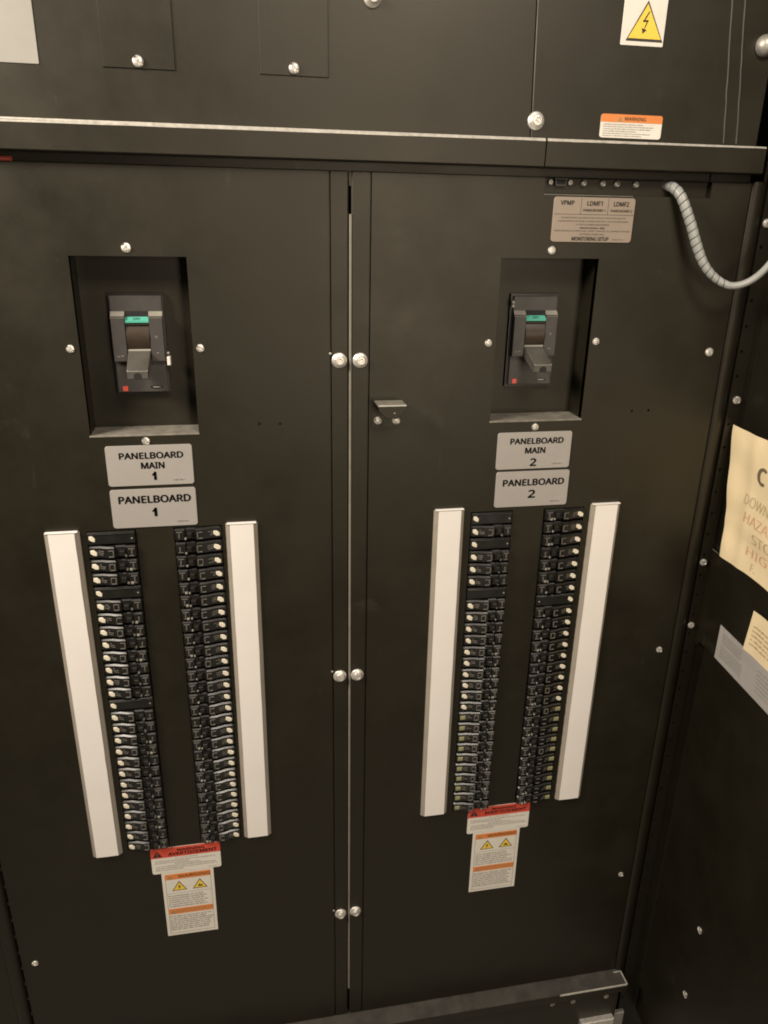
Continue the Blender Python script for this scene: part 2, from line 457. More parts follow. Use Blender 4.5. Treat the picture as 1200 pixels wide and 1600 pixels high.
# latch bracket: folded L of plate with a clipped apron, two screws below
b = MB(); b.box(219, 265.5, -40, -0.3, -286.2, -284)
lb = RD.part(b, 'latch_bracket', 'paint_pale')
b = MB(); b.poly_slab([(219.2,-284.2),(265.3,-284.2),(265.3,-292),(252,-306.5),(232.5,-306.5),(219.2,-292)], -41.6, -39.2, chamfer=0.7)
RD.sub(b, 'apron', 'paint', lb)
b = MB(); b.box(219, 265.5, -42.0, -40.6, -285.9, -283.4, c=0.5); RD.sub(b, 'folded_edge', 'worn_glint_edge', lb)  # bright highlight along the fold, put into the colour
b = MB(); b.lathe(246, -41.6, -297, [(1.5,0),(1.2,-0.7),(0.4,-1.0)], 10); RD.sub(b, 'rivet', 'zinc_dull', lb)
b = MB(); b.box(214.5, 268, -2.2, -0.3, -331, -284); RD.sub(b, 'back_plate', 'paint', lb)
for x, z in ((225.2,-318.2),(256.8,-318.8)): RD.sub(screw_mb(x, z, 6.6, y=-2.2, h=6), 'screw', 'zinc', lb)

# ---- upper covers
UL = Thing('cover_panel', (80, 0, 118), 'black steel cover panel above the long rail, with two screwed blanking plates', 'cover panel')
b = MB(); b.box(-620, 450.6, 0, 3.8, 84, 345, c=1.2)
b.v = [((x+(-(z-84)*0.033 if x > 400 else 0)+(8 if x > 400 else 0)), y, z) for x, y, z in b.v]
UL.part(b, 'sheet', 'paint')
for x0, x1, z, sx, sz in ((-164,-67.6,187,-116.8,195.6),(48.6,145.6,188,96.4,197.2)):
    b = MB(); b.box(x0, x1, -1.9, -0.2, z, 342, c=0.6); p = UL.part(b, 'blanking_plate', 'paint')
    UL.sub(screw_mb(sx, sz, 7.6, y=-1.9, ang=-0.95, h=5.5), 'screw', 'zinc', p)
UL.part(bolt_mb(208.6, 289.3, 13), 'bolt', 'zinc_dull')
UR = Thing('cover_panel', (620, 0, 118), 'black steel cover panel above the short rail, holding the yellow hazard sign', 'cover panel')
b = MB(); b.box(456.8, 846, 0, 3.8, 84, 345, c=1.2)
b.v = [((x+(-(z-84)*0.033 if x < 500 else 0)+(3 if x < 500 else 0)), y, z) for x, y, z in b.v]
UR.part(b, 'sheet', 'paint')
for (xa, xb) in ((785.8,761.5),(809,783)):
    b = MB(); n = 14; rnd = random.Random(int(xa))
    P = []
    for i in range(n+1):
        t = i/n; P.append((xa+(xb-xa)*t+rnd.uniform(-.5,.5), 124+205*t))
    for (a, za), (c, zc) in zip(P, P[1:]):
        w = 1.0
        b.add([(a-w,-0.1,za),(a,-1.7,za),(a+w,-0.1,za),(c-w,-0.1,zc),(c,-1.7,zc),(c+w,-0.1,zc)], [(0,1,4,3),(1,2,5,4)])
    UR.part(b, 'folded_seam', 'shelf_paint')
UR.part(bolt_mb(464.1, 144.4, 13.2), 'bolt', 'zinc')
b = MB(); b.lathe(829, -1, 262.6, [(15.5,0),(15.5,-4),(14.6,-8),(12.5,-12),(9,-15),(5,-16.8),(1.5,-17.4)], 30)
UR.part(b, 'dome_bolt', 'zinc_dull')

# ---- projecting rail between covers and doors
def rail(x0, x1, label, lip0, lip1):
    th = Thing('ledge_rail', ((x0+x1)/2, -12, 80), label, 'rail')
    d = 22.0; zt, zb = 121.0*(1-d/1241.4), 80.4*(1-d/1241.4)
    b = MB()
    b.x_prism([(-d+2.5,zt-1),(-d,zt-2.5),(-d,zb+1.6),(-d+1.6,zb),(6,zb),(6,zt-1)], x0, x1)
    th.part(b, 'channel', 'paint', angle=25)
    # worn rounded upper fold with its highlight put into the colour, narrowing right
    l = MB(); n = 24
    rnd = random.Random(int(x0)+9)
    rows = []
    for i in range(n+1):
        t = i/n; w = lip0+(lip1-lip0)*t+rnd.uniform(-.2,.2); x = x0+0.6+(x1-x0-1.2)*t
        rows.append([(x,-3,zt+0.6),(x,-d+w*.55,zt+0.5),(x,-d-0.5,zt-w*.55),(x,-d-0.6,zt-w*.95),(x,-d+0.6,zt-w*1.0)])
    v = [p for r in rows for p in r]; F = []
    for i in range(n):
        for k in range(4):
            a = i*5+k; F.append((a, a+1, a+6, a+5))
    l.add(v, F); th.part(l, 'highlight_lip', 'worn_glint_edge')
    return th
rail(-640, 475.2, 'long black rail projecting under the blanking plates, with worn top edge and painted highlight', 6.6, 3.8)
rail(477.2, 850.5, 'short black rail at right below the orange warning sticker, butting the long rail', 3.9, 2.2)

# ---- connector plate in the notch of the right door
CP = Thing('connector_panel', (632, 14, 60), 'recessed black connector plate with serial port and four jacks under the short rail', 'connector plate')
b = MB(); b.box(484, 786, 13, 16, 36, 90); CP.part(b, 'plate', 'paint')
b = MB(); b.poly_slab([(506.5,66),(528.5,66),(526,54),(509,54)], 6.5, 13, chamfer=0.6); sp = CP.part(b, 'serial_port', 'plastic_mid')
b = MB(); b.poly_slab([(509,64),(526,64),(524,56.5),(511,56.5)], 6.2, 6.6); CP.sub(b, 'socket_face', 'dark', sp)
for x in (500.9, 534.3):
    b = MB(); b.lathe(x, 13, 59.8, [(4.2,0),(4.2,-4),(3.4,-4.8),(1.9,-4.8),(1.7,-2.5),(.4,-2.5)], 12); CP.sub(b, 'jack_screw', 'zinc_dull', sp)
for x in (557.1, 590, 614.2, 647.6):
    b = MB(); b.lathe(x, 13, 59.6, [(5.4,0),(5.4,-4),(4.6,-5.5),(3.6,-6.2),(2.6,-5.6),(1.8,-3),(.3,-3)], 14); CP.part(b, 'jack', 'zinc_dull')

# ---- right frame post with equipment rail
FP = Thing('frame_post', (876, 0, -1990), 'tall black rounded frame post with a row of rail holes, right of the right panelboard', 'frame post')
b = MB()
pr = [(851.5,9),(852.5,2),(855,-.4),(859.5,-1.8),(865,-2.4),(870,-1.8),(874.5,.2),(877,4),(878,12)]
zz = [-1990, -1200, -400, 69]
n = len(pr)
v = [(x,y,z) for z in zz for x, y in pr]
F = [(k*n+i, k*n+i+1, (k+1)*n+i+1, (k+1)*n+i) for k in range(len(zz)-1) for i in range(n-1)]
b.add(v, F); b.quad((852,9,69),(852,-3,69),(877,-3,69),(877,9,69))
FP.part(b, 'rounded_edge', 'paint', angle=60)
b = MB(); b.box(846.5, 852, 6, 22, -1990, 69); b.box(877, 884, 8, 12, -1990, 330); FP.part(b, 'channel', 'paint')
# mounting rail with square holes at 44.45 mm
b = MB(); z = -345-44.45*37; hs = []
while z < 330: hs.append(z); z += 44.45
cur = -1990.0
xa, x1h, x2h, xb = 882.0, 885.6, 891.4, 906.0
for hz in hs:
    b.quad((xa,0,cur),(xb,0,cur),(xb,0,hz-3),(xa,0,hz-3))
    b.quad((xa,0,hz-3),(x1h,0,hz-3),(x1h,0,hz+3),(xa,0,hz+3)); b.quad((x2h,0,hz-3),(xb,0,hz-3),(xb,0,hz+3),(x2h,0,hz+3))
    for q in (((x1h,0,hz-3),(x1h,4,hz-3),(x2h,4,hz-3),(x2h,0,hz-3)),((x1h,0,hz+3),(x2h,0,hz+3),(x2h,4,hz+3),(x1h,4,hz+3)),
              ((x1h,0,hz-3),(x1h,0,hz+3),(x1h,4,hz+3),(x1h,4,hz-3)),((x2h,0,hz-3),(x2h,4,hz-3),(x2h,4,hz+3),(x2h,0,hz+3)),
              ((x1h,4,hz-3),(x1h,4,hz+3),(x2h,4,hz+3),(x2h,4,hz-3))): b.quad(*q)
    cur = hz+3
b.quad((xa,0,cur),(xb,0,cur),(xb,0,345),(xa,0,345)); b.quad((xa,0,-1990),(xa,0,345),(xa,9,345),(xa,9,-1990))
FP.part(b, 'mounting_rail', 'paint')
b = MB(); b.box(904, 975, 1.5, 4, -1990, 345); FP.part(b, 'side_return', 'paint')
for x, z, r in ((889.6,4.9,7.6),(894.9,-299.1,7.6),(888,-626.2,7.2),(886.7,-768.1,7.0)):
    FP.part(screw_mb(x, z, r, y=-1.6, h=4.5), 'screw', 'zinc')

# ---- left frame post
FL = Thing('frame_post', (-540, 0, -1990), 'dark frame post at the lower left, beyond the edge of the left door panel', 'frame post')
b = MB()
pl = [(-504,12),(-505,2),(-509,-4),(-515,-7),(-523,-7),(-529,-3),(-532,4),(-600,4)]
n = len(pl); v = [(x,y,z) for z in (-1990,-900,69) for x, y in pl]
b.add(v, [(k*n+i, k*n+i+1, (k+1)*n+i+1, (k+1)*n+i) for k in range(2) for i in range(n-1)])
FL.part(b, 'rounded_edge', 'paint', angle=60)
for k in range(30):
    z = -345-44.45*k; b = MB(); b.box(-503.2, -500.6, 0.5, 3.5, z-3, z+3); FL.part(b, 'edge_clip', 'paint')

# ---- opened side door: wall coordinates (s towards camera, n out of the sheet to the left)
A = math.radians(-5)
DX, DY = math.sin(A), -math.cos(A)
NX, NY = -math.cos(A), -math.sin(A)
def W(s, n, z): return (905+DX*s+NX*n, DY*s+NY*n, z)
def wbox(mb, s0, s1, n0, n1, z0, z1, mi=0):
    v = [W(s,n,z) for z in (z0,z1) for s, n in ((s0,n0),(s1,n0),(s1,n1),(s0,n1))]
    mb.add(v, [(0,3,2,1),(4,5,6,7),(0,1,5,4),(1,2,6,5),(2,3,7,6),(3,0,4,7)], mi)
SD = Thing('side_door', (905, -200, -1900), 'black steel side door swung open at right, with paper notices on it', 'door')
b = MB(); wbox(b, 2, 620, -14, -12, -592, 300); SD.part(b, 'upper_sheet', 'paint')
b = MB(); wbox(b, 0, 620, -26, -24, -1900, -790); SD.part(b, 'lower_sheet', 'paint')
b = MB()
out = [(-20,-604),(-12,-600),(8,-598),(30,-596.5),(620,-594),(620,-803),(60,-801),(26,-800),(12,-803),(8,-812),(-20,-812)]
v = [W(s,0.0,z) for s, z in out]+[W(s,-11,z) for s, z in out]; n = len(out)
b.add(v, [tuple(range(n)), tuple(range(2*n-1,n-1,-1))]+[(i,i+n,(i+1)%n+n,(i+1)%n) for i in range(n)])
SD.part(b, 'stiffener_plate', 'paint')
b = MB(); wbox(b, -18, 46, -0.2, 0.7, -599.6, -598.4); SD.part(b, 'plate_edge', 'paint_pale')
for z in (-1414, -1609):
    q = screw_mb(0, 0, 7.5, h=3.2); q.v = [W(182+x, -24-y, z+zz) for x, y, zz in q.v]
    SD.part(q, 'screw', 'zinc_dull')

# ---- base shelf and plinth
BS = Thing('base_shelf', (190, -20, -1990), 'greyish black base shelf and plinth running below both door panels', 'base')
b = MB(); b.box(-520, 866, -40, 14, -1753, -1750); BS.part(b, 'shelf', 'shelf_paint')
b = MB(); b.box(-520, 866, -41.2, -38.6, -1775, -1753.1); b.box(-520, 850, -34, -31, -1990, -1775); BS.part(b, 'front_plate', 'paint')
b = MB()
b.box(690, 866, -42.4, -40.1, -1754, -1749.4, c=0.6); b.box(863.4, 866.4, -40, -6, -1753, -1749.2); b.box(846, 863.3, -8, -5.4, -1752, -1749.2)
BS.part(b, 'bare_edge', 'worn_glint_edge')
for x, z in ((676,-1785),(730,-1788),(818,-1790)):
    BS.part(screw_mb(x, z, 6.4, y=-34, h=4.5), 'screw', 'zinc_dull')
b = MB(); b.box(755, 842, -48, -34.1, -1990, -1858, c=1.5); fb = BS.part(b, 'foot_bracket', 'zinc')
BS.sub(screw_mb(768, -1866, 7, y=-48), 'screw', 'zinc', fb)
b = MB(); b.box(850, 880, -30, -20, -1990, -1868, c=1.5); BS.part(b, 'leveling_foot', 'zinc_dull')

# ---- floor
b = MB(); b.quad((-4000,-4500,-1991),(4000,-4500,-1991),(4000,1500,-1991),(-4000,1500,-1991))
tag(b.build('floor', 'floor', loc=(0,0,-1991)), 'grey floor below the cabinet', 'floor', kind='structure')

# ---- red tab at the left edge
b = MB(); b.box(-330, -297, -3, 1.5, 66, 72.5, c=0.8); b.box(-330,-300,-4.5,-3,67.5,70)
tag(b.build('clip', 'red_plastic', loc=(-312,0,69)), 'small red plastic clip poking out under the long rail at far left', 'clip')

# ================================================================== MAIN BREAKERS
def main_breaker(cx, label, off):
    """moulded-case breaker in the recess; handle thrown down"""
    x0, x1 = cx-39.5, cx+39.5; yf = 40.0; zt, zb = -119.0, -270.5
    th = Thing('main_breaker', (cx, yf, zb), label, 'main breaker', 'main breakers in their recesses')
    b = MB(); b.box(x0-3.5, x1+3.5, 47, 55.5, zb-4, zt+4); th.part(b, 'mounting_frame', 'plastic')
    b = MB(); b.box(x0, x1, yf, 54.8, zb, zt, c=1.0); b.box(x0-1.2, x1+1.2, yf+5, 54.6, zb+1, zt-1); th.part(b, 'case', 'plastic_mid')
    # raised centre block: two pillars, chamfer on top painted pale as if catching light, toggle well between
    yr = 31.0; px = 18.3
    bz0, bz1 = -219.5, -149.0
    for a, c in ((x0+0.3, cx-px), (cx+px, x1-0.3)):
        b = MB(); b.box(a, c, yr, yf-0.05, bz0, bz1-0.1, c=0.8)
        cov = th.part(b, 'front_cover', 'plastic_mid')
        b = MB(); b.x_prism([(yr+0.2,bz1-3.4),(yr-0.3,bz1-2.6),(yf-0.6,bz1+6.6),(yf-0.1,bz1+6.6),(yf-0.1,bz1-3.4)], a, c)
        th.sub(b, 'sloped_brow', 'plastic_lit', cov)
    b = MB()
    text(b, 'v', cx+28, -181, w=4, y=yr-0.15); text(b, '-', cx+28, -206, w=3.5, y=yr-0.15)
    for k in (-1, 1): b.quad((cx-29+k*3-2,yr-0.15,-211+0.4*k),(cx-29+k*3+2,yr-0.15,-211.6+0.4*k),(cx-29+k*3+2,yr-0.15,-210.6+0.4*k),(cx-29+k*3-2,yr-0.15,-210+0.4*k))
    th.sub(b, 'marking', 'print_grey', cov, smooth=False)
    # well
    b = MB(); b.box(cx-px, cx+px, yf-0.9, yf-0.2, bz0, bz1+7); well = th.part(b, 'toggle_well', 'dark')
    b = MB(); b.x_prism([(yf-1,-150.6),(yf-7.5,-156.4),(yf-7.5,-159.2),(yf-1,-159.2)], cx-px+0.4, cx+px-0.4)
    g = th.part(b, 'position_flag', 'teal')
    b = MB()
    def flag(X, y, Z):     # flag slope
        t = (-150.6-Z)/5.8; return (X, yf-1-6.5*t-0.3, Z)
    text(b, 'OFF', cx, -153.6, w=11, h=3.4, y=0, bold=0.03, to=flag)
    th.sub(b, 'lettering', 'ink', g, smooth=False)
    b = MB()
    arc = [(yf-1.2,-160.2)]+[(yf-3-7*math.sin(math.pi*i/10), -161-44*i/10) for i in range(11)]+[(yf-1.2,-206)]
    b.x_prism(arc, cx-px+0.8, cx+px-0.8); sl = th.part(b, 'toggle_slide', 'brown')
    b = MB(); b.box(cx-px+1, cx+px-1, yf-7.6, yf-5, -162.4, -161); th.sub(b, 'slide_rib', 'brown', sl)
    # handle: tapered lever pointing out and slightly down
    b = MB(); y0, y1 = 37.0, -18.0
    def hs(y, hw, zt_, zb_, c): return [(cx-hw,y,zb_),(cx+hw,y,zb_),(cx+hw,y,zt_-c),(cx+hw-c,y,zt_),(cx-hw+c,y,zt_),(cx-hw,y,zt_-c)]
    v = hs(y0,17.2,-201,-219,1)+hs(y1+2,15.9,-223.6,-238.6,1)+hs(y1,15.1,-225.2,-237.4,1)
    F = [(5,4,3,2,1,0),(12,13,14,15,16,17)]
    for k in (0,1):
        for i in range(6): F.append((k*6+i, k*6+(i+1)%6, k*6+6+(i+1)%6, k*6+6+i))
    b.add(v, F); hd = th.part(b, 'handle', 'handle')
    b = MB(); b.poly_slab([(cx-6,-237.0),(cx+6,-237.0),(cx+6,-232.5),(cx+4.4,-229.6),(cx,-228.4),(cx-4.4,-229.6),(cx-6,-232.5)], y1-0.35, y1+0.2)
    th.sub(b, 'tip_hole', 'dark', hd)
    b = MB(); b.add([(cx-15.2,y1-0.3,-226.2),(cx+15.2,y1-0.3,-226.2),(cx+15.2,y1+1.4,-224.2),(cx-15.2,y1+1.4,-224.2)], [(0,1,2,3)])
    th.sub(b, 'tip_edge', 'worn_glint_edge', hd)
    b = MB(); b.add([(cx-17.2,34.5,-201.9),(cx+17.2,34.5,-201.9),(cx+17.2,32.0,-202.9),(cx-17.2,32.0,-202.9),(cx-17.2,34.0,-200.4),(cx+17.2,34.0,-200.4)], [(0,1,2,3),(0,4,5,1),(3,2,5,4)])
    th.sub(b, 'root_edge', 'print_grey', hd)
    b = MB(); b.box(cx-32, cx-24, yf-0.7, yf+1, -268.5, -260.5, c=0.3); th.part(b, 'trip_button', 'redsq')
    b = MB()
    P = [(cx+21+10*math.cos(a*math.pi/12), -262.5+2.9*math.sin(a*math.pi/12)) for a in range(24)]
    b.poly_slab(P, yf-0.5, yf+0.5); em = th.part(b, 'oval_badge', 'plastic')
    b = MB(); P = [(cx+21+6.4*math.cos(a*math.pi/10), -262.4+1.1*math.sin(a*math.pi/10)) for a in range(20)]
    b.poly_slab(P, yf-0.7, yf-0.45); th.sub(b, 'badge_script', 'print_grey', em)
    return th
mb1 = main_breaker(-155.6, 'black main breaker with teal OFF flag and white side tab, left panelboard recess', 0)
b = MB(); b.box(-114.0, -108.8, 29, 44, -226, -212.5, c=0.8); mb1.part(b, 'side_tab', 'sticker')
b = MB(); b.lathe(-111, 30, -206, [(2,0),(2,-3),(0.6,-3.6)], 10); mb1.part(b, 'side_rivet', 'print_grey')
mb2 = main_breaker(505.8, 'black main breaker with teal OFF flag, in the recess of the right panelboard', 0)
for z in (-129, -135):
    b = MB(); b.lathe(464.0, 40, z, [(2.8,0),(2.8,-4),(1.4,-5)], 10); mb2.part(b, 'side_rivet', 'print_grey')

# ================================================================== BRANCH BREAKERS
def bar(mb, x0, x1, z0, z1, y): mb.quad((x0,y,z0),(x1,y,z0),(x1,y,z1),(x0,y,z1))
def breaker_proto(hand, variant):
    """one-inch plug-on breaker, origin at its outer end on the panel plane; hand=+1: outer end at -x"""
    h = hand
    def mir(mb):
        if h < 0: mb.v = [(-x, y, z) for x, y, z in mb.v]
        return mb
    meshes = []
    def keep(mb, name, m, **k):
        o = mir(mb).build(name, m, **k); meshes.append(o); return o
    rnd = random.Random(variant*17+hand)
    dy = rnd.uniform(-1, 1)
    prof = [(1,11),(1,-2.2),(3.0,-4.4),(19,-5.4),(31,-9.2+dy*.6),(43.5,-10.4+dy*.6),(45.2,-4.4),(60.5,-4.4),(62.6,-8.0),(76.6,-8.2),(78.4,-6),(78.4,11)]
    b = MB(); b.rot_z_prism(prof, -9.8, 11.8, c=2.3)
    body = keep(b, 'body', 'plastic', angle=24)
    # toggle: paddle tilted towards the bus
    b = MB(); v = []
    lean = rnd.uniform(-1, 2)
    for (xa, xb, y, hz) in ((46.6, 58.5, -4, 5.2), (50.0+lean, 58.2+lean, -11.6, 4.6), (51.0+lean, 57.4+lean, -12.4, 3.8)):
        v += [(xa,y,-hz+.6),(xb,y,-hz+.6),(xb,y,hz+.6),(xa,y,hz+.6)]
    F = [(8,9,10,11)]+[(k*4+i, k*4+(i+1)%4, k*4+4+(i+1)%4, k*4+4+i) for k in (0,1) for i in range(4)]
    b.add(v, F); tg = keep(b, 'toggle', 'toggle', angle=25)
    # rating tab at the outer end
    b = MB()
    def prf(x): return -3.6-(x-3.2)*0.8/16.8
    j = lambda: rnd.uniform(-.5, .5)
    P = [(3.6+j(),-.6),(4.0,5.0+j()),(9.6,5.4),(14.6+j(),0.8),(14.0,-5.2+j()),(8.4,-4.6)] if variant < 6 else [(3.4,-4.2),(3.4,4.2),(14.0+j(),4.2),(14.0,-4.2)]
    if hand < 0: P = [(x, z*.95+.3) for x, z in P]
    P = [(x, z*hand) for x, z in P]
    b.poly_slab([(x, z+.8) for x, z in P], -6.7, -4.2, chamfer=0.7)
    tab = keep(b, 'rating_tab', 'tab' if variant < 6 else 'tab_yellow')
    # printed marks and pale window outlines
    b = MB()
    for k in range(3):
        z = 4.6-k*3.3; bar(b, 16.6, 18.6+rnd.uniform(-.6,1), z-0.5, z+0.5, -5.75)
    for k in range(3):
        if rnd.random() < .75:
            z = 4.2-k*3.4; x1_ = 24+rnd.uniform(-1.5,2.5); yb_ = -5.4-(x1_-19)*4.4/12-0.5
            b.quad((19.6,-6.1,z-.45),(x1_,yb_,z-.45),(x1_,yb_,z+.45),(19.6,-6.1,z+.45))
    keep(b, 'printed_marks', 'print_grey', smooth=False)
    y = -9.9+dy*.6
    b = MB(); wx = rnd.uniform(-1.5, 1.5)                      # raised trip-window surround on the body crown, its highlight put into the colour
    fw = [(33+wx, 41.5+wx, 4.6, 6.0), (33+wx, 41.5+wx, -6.4, -4.6)]
    if rnd.random() < .8: fw.append((40.0+wx, 41.9+wx, -4.6, 4.6))
    if rnd.random() < .45: fw.append((32.2+wx, 33.6+wx, -4.6, 4.6))
    for q in fw: b.box(q[0], q[1], y-1.1-(q[0]-33)*.1, y+2.6, q[2], q[3], c=0.45)
    keep(b, 'window_surround', 'plastic_glint')
    b = MB()
    iz = rnd.uniform(-1, 1)
    b.box(69.8, 72.2, -9.6, -7.4, -4.5+iz, 4.8+iz, c=0.6)
    if rnd.random() < .7: b.box(65.6, 75.5, -9.3, -7.4, 5.8, 7.4, c=0.5)
    if rnd.random() < .5: b.box(66, 74, -9.3, -7.4, -6.6, -5.2, c=0.5)
    keep(b, 'inner_ribs', 'plastic_glint')
    b = MB(); b.lathe(61.0+rnd.uniform(-2,1), -4.4, -7.0+rnd.uniform(-1,1), [(2.1,3),(2.1,-3.5),(1.4,-4.4),(.3,-4.6)], 12)
    keep(b, 'test_button', 'print_grey')
    if variant % 3 == 1:
        b = MB(); b.box(64.4, 69, -10, -7.4, -8.5, -4.0, c=0.8); keep(b, 'indicator_window', 'print_grey')
    return meshes

def blank_proto(hand, tab=True):
    def mir(mb):
        if hand < 0: mb.v = [(-x, y, z) for x, y, z in mb.v]
        return mb
    out = []
    b = MB(); b.rot_z_prism([(1,11),(1,-3),(2.5,-4.6),(76,-4.6),(78.4,-3),(78.4,11)], -10.6, 11.6, c=1.6)
    out.append(mir(b).build('filler_plate', 'plastic', angle=30))
    b = MB(); b.box(3, 77, -6.0, -4.2, 7.6, 9.2, c=0.5); out.append(mir(b).build('ridge', 'plastic'))
    b = MB(); b.lathe(73, -4.6, -1, [(1.6,0),(1.4,-.8),(.4,-1.1)], 10); out.append(mir(b).build('stud', 'print_grey'))
    if tab:
        b = MB(); b.poly_slab([(x, (z+.6)*1.0) for x, z in ([(4.2,-.6),(4.4,5.0),(9.4,5.4),(14.0,0.8),(13.4,-5.2),(8.4,-4.2)] if hand > 0 else [(4.2,.6),(4.4,-5.0),(9.4,-5.4),(14.0,-.8),(13.4,5.2),(8.4,4.2)])], -6.0, -4.4, chamfer=0.6)
        out.append(mir(b).build('rating_tab', 'tab'))
    return out

ORD = ['top','second','third','fourth','fifth','sixth','seventh','eighth','ninth','tenth','eleventh','twelfth','thirteenth','fourteenth',
       'fifteenth','sixteenth','seventeenth','eighteenth','nineteenth','twentieth','twenty-first','twenty-second','twenty-third',
       'twenty-fourth','twenty-fifth','twenty-sixth','bottom']
PROTO = {}
for hand in (1, -1):
    for v in range(9): PROTO[(hand, v)] = breaker_proto(hand, v)
    PROTO[(hand, 'blank')] = blank_proto(hand); PROTO[(hand, 'bare')] = blank_proto(hand, False)
BLANKS = {'L1': {0:1, 4:1, 13:1}, 'L2': {}, 'R1': {0:1, 2:1, 6:0}, 'R2': {7:1}}
NAMES = {'L1': 'outer column of the left panelboard', 'L2': 'inner column of the left panelboard', 'R1': 'inner column of the right panelboard', 'R2': 'outer column of the right panelboard'}
jr = random.Random(3)
for c, (xa, xb) in COLS.items():
    hand = 1 if c in ('L1', 'R1') else -1
    for k in range(27):
        z = CZ1 - 0.3 - ROW*(k+0.5)
        pos = ORD[k]
        if k in BLANKS[c]:
            tabbed = BLANKS[c][k]
            key = (hand, 'blank' if tabbed else 'bare')
            nm, cat = 'breaker_filler', 'filler plate'
            lab = ('black filler plate with ivory tab, ' if tabbed else 'black filler plate without tab, ')+f'{pos} row of the {NAMES[c]}'
            grp = 'filler plates in the breaker columns'
        else:
            v = (6+jr.randrange(3)) if (c in ('R1','R2') and k >= 17) else jr.randrange(6)
            key = (hand, v); nm, cat = 'circuit_breaker', 'circuit breaker'
            col = 'yellowish' if v >= 6 else 'ivory'
            lab = f'black circuit breaker with {col} tab, {pos} row of the {NAMES[c]}'
            grp = 'circuit breakers of the '+NAMES[c]
        e = bpy.data.objects.new(nm, None); COL.objects.link(e); e.empty_display_size = 0.01
        x = xa if hand > 0 else xb
        e.location = ((x+jr.uniform(-.5,.5))*MM, jr.uniform(-.5,.4)*MM, H+z*MM)
        e.rotation_euler = (jr.uniform(-.02,.02), jr.uniform(-.006,.006), jr.uniform(-.012,.012))
        tag(e, lab, cat, grp)
        for o in PROTO[key]:
            q = o.copy(); q.parent = e; q.location = (0,0,0); COL.objects.link(q)
            if o.name.startswith('toggle') and jr.random() < 0.5: q.rotation_euler = (0, 0, jr.uniform(-.05,.05))
for L in PROTO.values():
    for o in L: bpy.data.objects.remove(o)

# ================================================================== LABEL STRIPS
def strip(x0, x1, z0, z1, label):
    th = Thing('label_strip', ((x0+x1)/2, 0, z0), label, 'label strip', 'white label strips beside the breaker columns')
    b = MB(); w = 8.5
    b.rot_z_prism([(x0,-0.2),(x0+0.6,-1.8),(x0+w-1,-6.8),(x0+w,-7.2),(x1-w,-7.2),(x1-w+1,-6.8),(x1-0.6,-1.8),(x1,-0.2)], z0, z1)
    h = th.part(b, 'holder', 'holder', angle=30)
    b = MB(); rnd = random.Random(int(x0)); n = 27; v = []
    for i in range(n+1):
        z = z0+0.8+(z1-z0-1.6)*i/n
        v += [(x0+w-1.2+rnd.uniform(-.25,.25),-7.5+rnd.uniform(0,.2),z),((x0+x1)/2,-7.9+rnd.uniform(-.15,.15),z),(x1-w+1.2+rnd.uniform(-.25,.25),-7.5+rnd.uniform(0,.2),z)]
    F = [(i*3+k, i*3+k+1, i*3+k+4, i*3+k+3) for i in range(n) for k in (0,1)]
    b.add(v, F); th.part(b, 'paper_insert', 'paper', raw=False)
    b = MB(); b.box(x0+2.5, x1-2.5, -7.7, -0.4, z1+0.05, z1+1.6, c=0.5); th.part(b, 'end_cap', 'paper')
strip(-331.0, -275.0, -1182.3, -493.2, 'white label strip at the outer left side of the left panelboard')
strip(-37.5, 17.0, -1178.6, -492.2, 'white label strip between the left panelboard and the centre seam')
strip(330.5, 387.5, -1178.8, -486.8, 'white label strip between the centre seam and the right panelboard')
strip(632.5, 691.5, -1179.4, -490.2, 'white label strip at the outer right side of the right panelboard')

# ================================================================== NAMEPLATES
def nameplate(x0, x1, z0, z1, lines, label, small, m='plate'):
    cx = (x0+x1)/2
    th = Thing('nameplate', (cx, 0, z0), label, 'nameplate', 'engraved nameplates above the breaker columns')
    b = MB(); b.poly_slab(rrect(x0, x1, z0, z1, 4.5), -1.9, -0.1, chamfer=0.5); th.part(b, 'plate', m, angle=30)
    b = MB()
    for t, z, w, hh, dx in lines: text(b, t, cx+dx, z, w=w, h=hh, y=-2.15, bold=0.055)
    th.part(b, 'lettering', 'ink', smooth=False)
    b = MB(); text(b, small, x1-24, z0+8, w=20, h=2.6, y=-2.15); th.part(b, 'small_print', 'ink', smooth=False)
nameplate(-219.8,-83.6,-417.2,-349,[('PANELBOARD',-366,100,10.4,3),('MAIN',-383.0,36,10.4,4),('1',-401,5.6,13.5,5)],'grey nameplate reading PANELBOARD MAIN 1','115627 Rev 1')
nameplate(-220,-82.8,-491,-423.4,[('PANELBOARD',-441.5,115,12.4,2),('1',-464.5,6.2,14.5,0)],'grey nameplate reading PANELBOARD 1','115629-P2 Rev 1')
nameplate(440.6,579.6,-415.2,-347.4,[('PANELBOARD',-363.5,99,10.4,4),('MAIN',-381.0,37,10.4,2),('2',-403,11,13.5,0)],'grey nameplate reading PANELBOARD MAIN 2','115627 Rev 1')
nameplate(443,582.6,-487.6,-420,[('PANELBOARD',-441.0,116,12.0,2),('2',-463.5,12.5,14.5,0)],'grey nameplate reading PANELBOARD 2','115629-P2 Rev 1')

